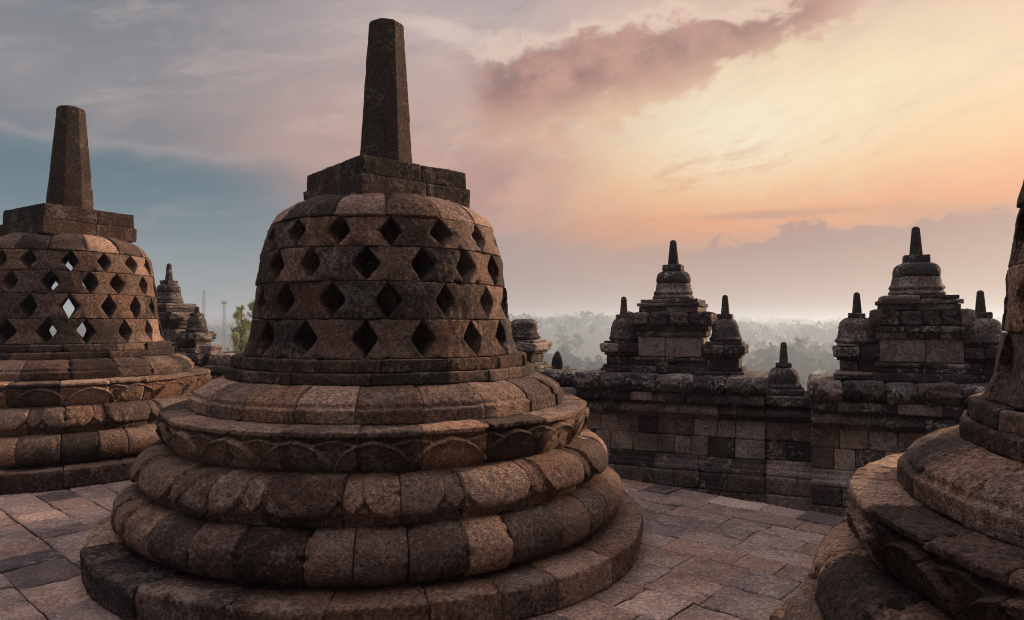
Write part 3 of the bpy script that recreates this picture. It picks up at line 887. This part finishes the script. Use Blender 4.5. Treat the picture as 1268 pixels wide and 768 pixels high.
def side_stupa(px, off, label, seed, dz=0.0, xy=None, spire=True, plain=False, tilt=0.0, group='flanking stupas on the balustrade', lift=0.0):
    rng = random.Random(seed)
    x, y = xy if xy else wall_xy(px, off)
    root = empty('flanking_stupa', (x, y, dz), WDIR, label, 'small stupa', group)
    dk = lambda g: rtone(g, .42, .06, .36, .10)
    mb = MB()
    blocks_row(mb, rng, .42, .42, 1.067, 1.10, 2, dk, rr=.008); blocks_row(mb, rng, .38, .38, 1.101, 1.138, 1, dk, rr=.01)
    mb.build('base', M_WALL, root)
    mb = MB(); blocks_row(mb, rng, .31, .31, 1.139, 1.245, 2, dk); mb.build('body_block', M_WALL, root)
    mb = MB()
    blocks_row(mb, rng, .36, .36, 1.246, 1.272, 2, dk, rr=.006); blocks_row(mb, rng, .43, .43, 1.273, 1.375, 2, dk, rr=.022, lo=.010, field=None if plain else relief(.012), step=.012)
    blocks_row(mb, rng, .36, .36, 1.376, 1.402, 2, dk, rr=.006)
    mb.build('cornice', M_WALL, root)
    mb = MB()
    f = 1.0 if not plain else 1.18
    lathe(mb, poly_round([(.05, 1.401), (.158 * f, 1.403), (.172 * f, 1.43), (.150 * f, 1.455), (.148 * f, 1.485), (.140 * f, 1.50), (.138 * f, 1.56), (.122 * f, 1.61), (.085 * f, 1.645), (.04, 1.655), (.002, 1.655)], [0, .01, .012, .012, .008, .02, .04, .04, .03, .02, 0]), 40, (rng.uniform(.16, .34) + (0 if spire else .14), .5, .5, rng.random()), .006 if spire else .020, .004 if spire else .012, seed, .012)
    mb.build('bell', M_WALL, root)
    if spire:
        mb = MB(); rbox(mb, (0, 0, 1.672), (.15, .15, .044), 0, rr=.008, step=.02, col=(.2, .5, .5, rng.random()), seed=seed); mb.build('spire_base_block', M_WALL, root)
        mb = MB(); frustum8(mb, 1.693, 1.895 if spire is True else spire, .046, .028, .3, (.17, .5, .5, rng.random()), dome=.016, seed=seed)
        mb.build('spire', M_WALL, root)
    return root

SB = .46
tier_stupa(834, SB, 'large tiered stupa with a pale lichened body block, on the middle stretch of wall', 101)
tier_stupa(1135, SB - .12, 'large tiered stupa with a smooth dark bell, on the wall beside the closest stupa', 102, k=1.0, bells=1.08, ck=.90)
tier_stupa(210, 0, 'tiered stupa in front of blue sky, on the wall behind the left stupa', 103, xy=(at(209, 11.1), 11.1), dz=.061)
side_stupa(772.5, SB, 'small stupa left of the tiered stupa with the pale body block', 111)
side_stupa(898, SB, 'small stupa right of the tiered stupa with the pale body block', 112)
side_stupa(1061, SB - .12, 'small smooth-belled stupa left of the tiered stupa with the smooth dark bell', 113, plain=True)
side_stupa(1214, SB - .12, 'small smooth-belled stupa between the tiered stupa with dark bell and the closest stupa', 114, plain=True)
r = side_stupa(648, SB - .05, 'small stupa without a spire, half hidden behind the central bell', 115, spire=False)
r.scale = (1.22, 1.22, 1.0)
side_stupa(243, 0, 'small stupa with a stub of spire, beside the tiered stupa on the left wall', 116, xy=(at(244, 10.9), 10.9), dz=.061, spire=1.80)

# lone small stupa between the two groups
rng = random.Random(61)
x, y = wall_xy(970, .25)
root = empty('lone_stupa', (x, y, .893), WDIR, 'lowest lone little stupa between the two tiered groups, on the dip in the wall', 'small stupa')
mb = MB(); rbox(mb, (0, 0, .03), (.36, .36, .06), 0, rr=.012, step=.02, col=(.25, .5, .5, .3), seed=4); mb.build('base', M_WALL, root)
mb = MB()
lathe(mb, poly_round([(.05, .060), (.165, .062), (.168, .09), (.148, .11), (.146, .17), (.132, .225), (.09, .262), (.04, .27), (.002, .27)], [0, .01, .012, .012, .04, .04, .03, .02, 0]), 40, (.24, .5, .5, .8), .007, .004, 9.0, .012)
mb.build('bell', M_WALL, root)
mb = MB(); rbox(mb, (0, 0, .290), (.15, .15, .044), 0, rr=.008, step=.02, col=(.2, .5, .5, .1), seed=3); mb.build('spire_base_block', M_WALL, root)
mb = MB(); frustum8(mb, .311, .515, .046, .028, .3, (.17, .5, .5, .4), dome=.012, seed=5); mb.build('spire', M_WALL, root)

# broken stones on the low stretch of wall
x, y = wall_xy(690, .42)
mb = MB()
prof = np.array([(.062, 0), (.066, .05), (.058, .11), (.038, .165), (.012, .20), (.001, .205)])
lathe(mb, prof, 24, (.13, .3, .5, .7), .006, .004, 2.0, .012)
o = mb.build('pointed_stone', M_WALL); o.location = (x, y, 1.065); o.scale = (1, .75, 1)
tag(o, 'dark pointed finial stump standing behind a loose block on the low wall', 'finial')
mb = MB()
rbox(mb, (0, 0, 0), (.40, .26, .17), 0, rr=.06, step=.014, lo=.016, hi=.007, col=(.20, .6, .3, .2), seed=8, field=relief(.012))
o = mb.build('loose_block', M_WALL); xx, yy = wall_xy(694, .16); o.location = (xx, yy, .977); o.rotation_euler = (0, 0, WDIR + .05)
tag(o, 'rounded dark loose block lying on the low wall beside the gap', 'stone block', 'loose stones on the low walls')
mb = MB()
rbox(mb, (0, 0, 0), (.46, .34, .16), 0, rr=.03, step=.02, lo=.010, hi=.005, col=(.28, .6, .6, .2), seed=9)
o = mb.build('stone_seat', M_WALL); xx, yy = wall_xy(690, .47); o.location = (xx, yy, .972); o.rotation_euler = (0, 0, WDIR)
tag(o, 'low stone block under the pointed finial stump on the wall', 'stone block', 'loose stones on the low walls')
for i, (px, w_, h_, lab, tn) in enumerate(((262, .24, .30, 'upright carved stone lump ending the left wall group', .5), (271, .20, .17, 'small squarish warm stone on the left low wall', .55), (284, .30, .17, 'broad warm stone on the left low wall below the green tree', .62), (299, .26, .15, 'stone on the left low wall half behind the central stupa', .5))):
    mb = MB()
    rbox(mb, (0, 0, 0), (w_, .26, h_), 0, rr=.04, step=.016, lo=.012, hi=.006, col=(tn, .7, .4, .11 * i), seed=20 + i, field=relief(.012))
    o = mb.build('wall_stone', M_WALL); Y = 10.72 - (px - 210) / F_ * 10.7 * .45 + .16
    o.location = (at(px, Y), Y, .955 + h_ / 2); o.rotation_euler = (0, 0, WDIR)
    tag(o, lab, 'stone block', 'loose stones on the low walls')

# ------------------------------------------------------------------ valley
def terr(x, y):
    r = np.hypot(x, y); a = np.arctan2(x, y)
    q = np.stack([x / 160, y / 160, 0 * x], -1)
    z = -27 + 2.5 * fbm(q, 3)
    ridge = smooth01((r - 420) / 500) * (10 + 14 * np.exp(-((a - .07) / .16) ** 2))
    far = smooth01((r - 1300) / 900) * (20 + 16 * fbm(q * .35 + 7, 3))
    return z + ridge + far
mb = MB()
rs = np.r_[0, 14, 20, 30, np.geomspace(45, 2350, 60)]
ang = np.linspace(0, 2 * np.pi, 181)[:-1]
AA, RR = np.meshgrid(ang, rs, indexing='ij')
X = RR * np.sin(AA); Y = RR * np.cos(AA)
Z = terr(X, Y)
mb.add(np.stack([X, Y, Z], -1).reshape(-1, 3), gridq(len(ang), len(rs), True), None, (.4, .5, .5, .5))
tag(mb.build('ground', M_GROUND), None, None, None, 'structure')

def leaf_cloud(mb, rng, clumps, per, size, flat=.7, tone=(.2, .8)):
    """leaf-sized faces scattered through clumps: (centre, radius)"""
    nr = np.random.RandomState(rng.randrange(1 << 30))
    for (c, rad) in clumps:
        n = max(6, int(per * rad ** 1.5))
        d = nr.normal(size=(n, 3)); d /= np.linalg.norm(d, axis=1, keepdims=True)
        rr = rad * nr.uniform(.35, 1.05, (n, 1)) ** .6
        p = np.array(c) + d * rr * np.array([1, 1, flat])
        u = nr.normal(size=(n, 3)); u /= np.linalg.norm(u, axis=1, keepdims=True)
        w = np.cross(u, nr.normal(size=(n, 3))); w /= np.linalg.norm(w, axis=1, keepdims=True)
        s = size * nr.uniform(.6, 1.4, (n, 1))
        V = np.stack([p - u * s - w * s * .5, p + u * s - w * s * .5, p + u * s * .7 + w * s * .6, p - u * s * .7 + w * s * .6], 1).reshape(-1, 3)
        Q = np.arange(4 * n).reshape(-1, 4)
        t = nr.uniform(tone[0], tone[1]) * .6 + nr.uniform(0, .4, (n, 1))
        A = np.repeat(np.hstack([t, t, t, t]), 4, 0)
        mb.add(V, Q, None, A)
def tube(mb, pts, r0, r1, n=8, col=(.5, .5, .5, .5)):
    pts = [Vector(p) for p in pts]; V = []
    for i, p in enumerate(pts):
        d = (pts[min(i + 1, len(pts) - 1)] - pts[max(i - 1, 0)]).normalized()
        a = d.orthogonal().normalized(); b = d.cross(a)
        r = r0 + (r1 - r0) * i / (len(pts) - 1)
        for k in range(n):
            t = k / n * 2 * math.pi
            V.append(p + (a * math.cos(t) + b * math.sin(t)) * r)
    m = len(pts)
    Q = [(i * n + k, i * n + (k + 1) % n, (i + 1) * n + (k + 1) % n, (i + 1) * n + k) for i in range(m - 1) for k in range(n)]
    mb.add([tuple(v) for v in V], Q, None, col)

def tree_meshes(rng, H, spread, per, size, kind):
    tr, cr = MB(), MB()
    top = (rng.uniform(-.4, .4), rng.uniform(-.4, .4), H * .62)
    tube(tr, [(0, 0, -.5), (top[0] * .5, top[1] * .5, H * .35), top], H * .03, H * .012)
    cl = []
    for k in range(rng.randint(9, 14)):
        a = rng.uniform(0, 6.28); z = rng.uniform(.26, .97) * H
        prof = math.sin(min(1, max(0, (z / H - .2) / .8)) * math.pi * .82 + .45)
        rad = spread * prof * rng.uniform(.25, 1)
        c = (math.cos(a) * rad + top[0], math.sin(a) * rad + top[1], z)
        tube(tr, [(top[0] * .6, top[1] * .6, H * rng.uniform(.3, .5)), c], H * .012, H * .004, 5)
        cl.append((c, spread * rng.uniform(.28, .5)))
    leaf_cloud(cr, rng, cl, per, size)
    return tr, cr
def palm_meshes(rng, H):
    tr, cr = MB(), MB()
    bx, by = rng.uniform(-1.2, 1.2), rng.uniform(-1.2, 1.2)
    pts = [(bx * (t ** 2), by * (t ** 2), H * t) for t in np.linspace(0, 1, 7)]
    pts[0] = (0, 0, -.5)
    tube(tr, pts, .22, .14, 7)
    top = np.array(pts[-1])
    nf = 18
    for k in range(nf):
        a = k * 2.4 + rng.uniform(-.2, .2); el = rng.uniform(-.35, 1.15)
        L = rng.uniform(3.0, 4.2)
        d = np.array([math.cos(a), math.sin(a)])
        ribs = []
        for t in np.linspace(0, 1, 8):
            hx = L * t * math.cos(el) * (1 - .18 * t); hz = L * t * math.sin(el) - 1.5 * t * t * (1.2 - .4 * el)
            ribs.append(np.array([top[0] + d[0] * hx, top[1] + d[1] * hx, top[2] + hz]))
        side = np.array([-d[1], d[0], 0])
        tn = rng.uniform(.2, .8)
        for i in range(1, 8):
            for s_ in (-1, 1):
                for h in (0.0, .5):
                    p = ribs[i - 1] * (1 - h) + ribs[i] * h
                    fw = (ribs[i] - ribs[i - 1]); fw /= np.linalg.norm(fw)
                    ln = .85 * math.sin(.5 + 2.3 * i / 8)
                    tip = p + side * s_ * ln + fw * .3 - np.array([0, 0, .35 * ln])
                    wd = fw * .13
                    cr.add([p - wd, p + wd, tip + wd * .3, tip - wd * .3], [(0, 1, 2, 3)], None, (tn, tn, tn, tn))
    return tr, cr
def make_tree(meshes, name, loc, rz, sc, label, cat, group, mats):
    r = empty(name, loc, rz, label, cat, group); r.scale = (sc, sc, sc)
    for nm, me in zip(('trunk', 'crown'), meshes):
        o = bpy.data.objects.new(nm, me); COL.objects.link(o); o.parent = r
    return r
def bake(pair, mats, smooth=(True, False)):
    out = []
    for nm, mb, m, s in zip(('trunk', 'crown'), pair, mats, smooth):
        o = mb.build(nm, m, None, s); me = o.data; bpy.data.objects.remove(o); out.append(me)
    return out
rng = random.Random(77)
BROAD = [bake(tree_meshes(rng, 13, 4.6, 60, .40, 0), (M_BARK, M_LEAF)) for _ in range(4)]
PALM = [bake(palm_meshes(rng, h), (M_BARK, M_PALM)) for h in (12, 14, 15)]
def zt(x, y): return float(terr(np.array([x], float), np.array([y], float))[0])
GB, GP = 'misty trees in the valley', 'palms in the valley mist'
LB = 'hazy broad-leaved tree among others in the valley mist beyond the wall'
LP = 'hazy coconut palm among others in the valley mist beyond the wall'
def plant(px, Y, kind, sc=1.0):
    x = at(px, Y); z = zt(x, Y)
    lst = PALM if kind else BROAD
    make_tree(lst[rng.randrange(len(lst))], 'palm_tree' if kind else 'valley_tree', (x, Y, z), rng.uniform(0, 6.28), sc, LP if kind else LB, 'palm' if kind else 'tree', GP if kind else GB, None)
for px, Y, sc in ((957, 330, 1.0), (969, 400, .95), (980, 380, .95), (991, 300, 1.15), (1012, 390, 1.0), (1019, 420, .9), (1003, 220, .9), (1028, 430, 1), (924, 470, 1.0), (1008, 400, 1), (946, 480, 1), (1017, 250, .9), (937, 450, .9), (988, 560, 1), (752, 470, 1), (741, 330, .9)):
    plant(px, Y, 1, sc)
for px, Y, sc in ((748, 150, 1.15), (757, 180, 1.2), (764, 160, 1.1), (715, 190, .85), (728, 200, .9), (722, 230, .9), (700, 130, .75), (708, 140, .7), (716, 125, .7), (690, 260, .9), (697, 330, .9), (735, 300, .9), (683, 200, .8),
                  (930, 170, .9), (940, 200, .9), (950, 180, .85), (980, 190, .9), (990, 160, .8), (1008, 200, .85), (1020, 210, .9), (925, 260, .9), (960, 250, .9), (1000, 280, .9), (1030, 240, .9), (945, 330, 1), (975, 340, .9), (985, 130, .7), (955, 140, .75), (1020, 150, .8)):
    plant(px, Y, 0, sc)
for i in range(70):
    px = rng.choice([rng.uniform(655, 775), rng.uniform(655, 775), rng.uniform(905, 1060), rng.uniform(905, 1060), rng.uniform(245, 320), rng.uniform(1200, 1268)])
    plant(px, rng.uniform(300, 800), rng.random() < .25 and px > 800, rng.uniform(.8, 1.2))
for i in range(95):
    px = rng.choice([rng.uniform(655, 765), rng.uniform(655, 765), rng.uniform(905, 1050), rng.uniform(905, 1050), rng.uniform(250, 320)])
    plant(px, rng.uniform(130, 520), rng.random() < .15 and px > 800, rng.uniform(.65, .95))
# far woods that read as one mass
mb = MB(); nr = np.random.RandomState(4)
cl = []
for i in range(1900):
    a = nr.uniform(-.62, .72); r = nr.uniform(700, 2100)
    x, y = r * math.sin(a), r * math.cos(a); z = zt(x, y)
    s = nr.uniform(5, 11)
    for k in range(3): cl.append(((x + nr.normal(0, s * .5), y + nr.normal(0, s * .5), z + s * nr.uniform(.5, 1.5)), s * nr.uniform(.5, .9)))
leaf_cloud(mb, rng, cl, 1.2, 1.9)
tag(mb.build('far_woodland', M_LEAF, None, False), 'far wooded ridge fading into the mist', 'woodland', None, 'stuff')

# feathery green tree behind the central stupa on the left
def feathery(rng, H, nb):
    tr, cr = MB(), MB()
    tube(tr, [(0, 0, -.5), (.1, 0, H * .5), (.02, .05, H * .8), (0, .1, H)], .26, .02)
    nr = np.random.RandomState(rng.randrange(1 << 30))
    for k in range(nb):
        z = H * rng.uniform(.42, .985); t = (z / H - .42) / .58
        L = (1.9 * (1 - t) ** 1.0 + .16) * rng.uniform(.45, 1.1); a = rng.uniform(0, 6.28)
        lift = rng.uniform(.7, 1.3)
        pts = [np.array((math.cos(a) * L * u, math.sin(a) * L * u, z - .25 * L + lift * L * u ** 1.7)) for u in np.linspace(0, 1, 6)]
        tube(tr, [tuple(p) for p in pts], .03, .008, 4)
        tn = rng.uniform(.1, .75)
        n = int(62 * L ** .8 + 14)
        u = nr.uniform(.25, 1.05, n) ** .7
        P = np.stack([np.interp(u, np.linspace(0, 1, 6), [p[i] for p in pts]) for i in range(3)], 1)
        P = P + nr.normal(0, .10 + .05 * L, (n, 3)) * (1.15 - .5 * u)[:, None]
        d = nr.normal(0, .55, (n, 3)) + np.array([math.cos(a) * .5, math.sin(a) * .5, 1.0]); d /= np.linalg.norm(d, axis=1, keepdims=True)
        w = np.cross(d, nr.normal(size=(n, 3))); w /= np.linalg.norm(w, axis=1, keepdims=True)
        ln = nr.uniform(.12, .30, (n, 1)); wd = nr.uniform(.018, .04, (n, 1))
        V = np.stack([P - w * wd, P + w * wd, P + d * ln + w * wd * .3, P + d * ln - w * wd * .3], 1).reshape(-1, 3)
        tt = np.clip(tn + nr.normal(0, .15, (n, 1)) + .2 * u[:, None], 0, 1)
        cr.add(V, np.arange(4 * n).reshape(-1, 4), None, np.repeat(np.hstack([tt] * 4), 4, 0))
    return tr, cr
for px, Y, top, nb, sd_, lab in ((298, 58.0, 378, 130, 12, 'bright green feathery tree rising between the two bell-shaped stupas'),
                                 (313, 64.0, 372, 100, 19, 'second feathery green tree, mostly behind the edge of the central bell')):
    H = 17.0
    tr, cr = feathery(random.Random(sd_), H, nb)
    r = empty('feathery_tree', (at(px, Y), Y, 1.6 + (400 - top) / F_ * Y - H), sd_, lab, 'tree')
    tr.build('trunk', M_BARK, r); cr.build('crown', M_FIR, r, False)

# two far masts
def mast(px, ytop, Y, label, head):
    x = at(px, Y); zb = zt(x, Y); ztop = 1.6 + (400 - ytop) / F_ * Y
    r = empty('telecom_mast', (x, Y, zb), 0, label, 'mast', 'far masts')
    Hh = ztop - zb; mb = MB()
    w0, w1 = .75, .38
    for sx, sy in ((-1, -1), (1, -1), (1, 1), (-1, 1)):
        tube(mb, [(sx * w0, sy * w0, 0), (sx * w1, sy * w1, Hh)], .09, .06, 5)
    nb = 16
    for k in range(nb):
        za, zb_ = Hh * k / nb, Hh * (k + 1) / nb
        wa, wb = w0 + (w1 - w0) * k / nb, w0 + (w1 - w0) * (k + 1) / nb
        cs = [(-1, -1), (1, -1), (1, 1), (-1, 1)]
        for i in range(4):
            p, q = cs[i], cs[(i + 1) % 4]
            tube(mb, [(p[0] * wa, p[1] * wa, za), (q[0] * wb, q[1] * wb, zb_)], .05, .05, 4)
            tube(mb, [(p[0] * wb, p[1] * wb, zb_), (q[0] * wb, q[1] * wb, zb_)], .05, .05, 4)
    mb.build('lattice_shaft', M_METAL, r)
    if head:
        mb = MB()
        for i in range(8):
            a = i / 8 * 6.283
            rbox(mb, (math.cos(a) * 1.1, math.sin(a) * 1.1, Hh - .6), (.35, .2, 1.5), a, rr=.04, step=.5, lo=0, hi=0)
        tube(mb, [(0, 0, Hh - 1.2), (0, 0, Hh - 1.0)], 1.1, 1.1, 12)
        mb.build('antenna_head', M_METAL, r)
mast(252.5, 359, 300, 'slim pale mast without a head, taller of the two far masts on the left', False)
mast(278, 373, 300, 'shorter far mast with a wider antenna head, nearer the green tree', True)

# ------------------------------------------------------------------ morning haze
bx = MB()
x0, x1, y0, y1, z0, z1 = -2500, 2500, -2500, 2500, -34, 22
me = bpy.data.meshes.new('haze')
me.from_pydata([(x0, y0, z0), (x1, y0, z0), (x1, y1, z0), (x0, y1, z0), (x0, y0, z1), (x1, y0, z1), (x1, y1, z1), (x0, y1, z1)], [],
               [(0, 3, 2, 1), (4, 5, 6, 7), (0, 1, 5, 4), (1, 2, 6, 5), (2, 3, 7, 6), (3, 0, 4, 7)])
hm = bpy.data.materials.new('haze_air'); hm.use_nodes = True
t = hm.node_tree; t.nodes.clear()
ho = t.nodes.new('ShaderNodeOutputMaterial'); pv = t.nodes.new('ShaderNodeVolumePrincipled')
pv.inputs['Color'].default_value = (.64, .81, 1.0, 1); pv.inputs['Density'].default_value = .0010; pv.inputs['Anisotropy'].default_value = .35
t.links.new(pv.outputs[0], ho.inputs['Volume'])
me.materials.append(hm)
o = bpy.data.objects.new('haze', me); COL.objects.link(o)
tag(o, None, None, None, 'stuff')
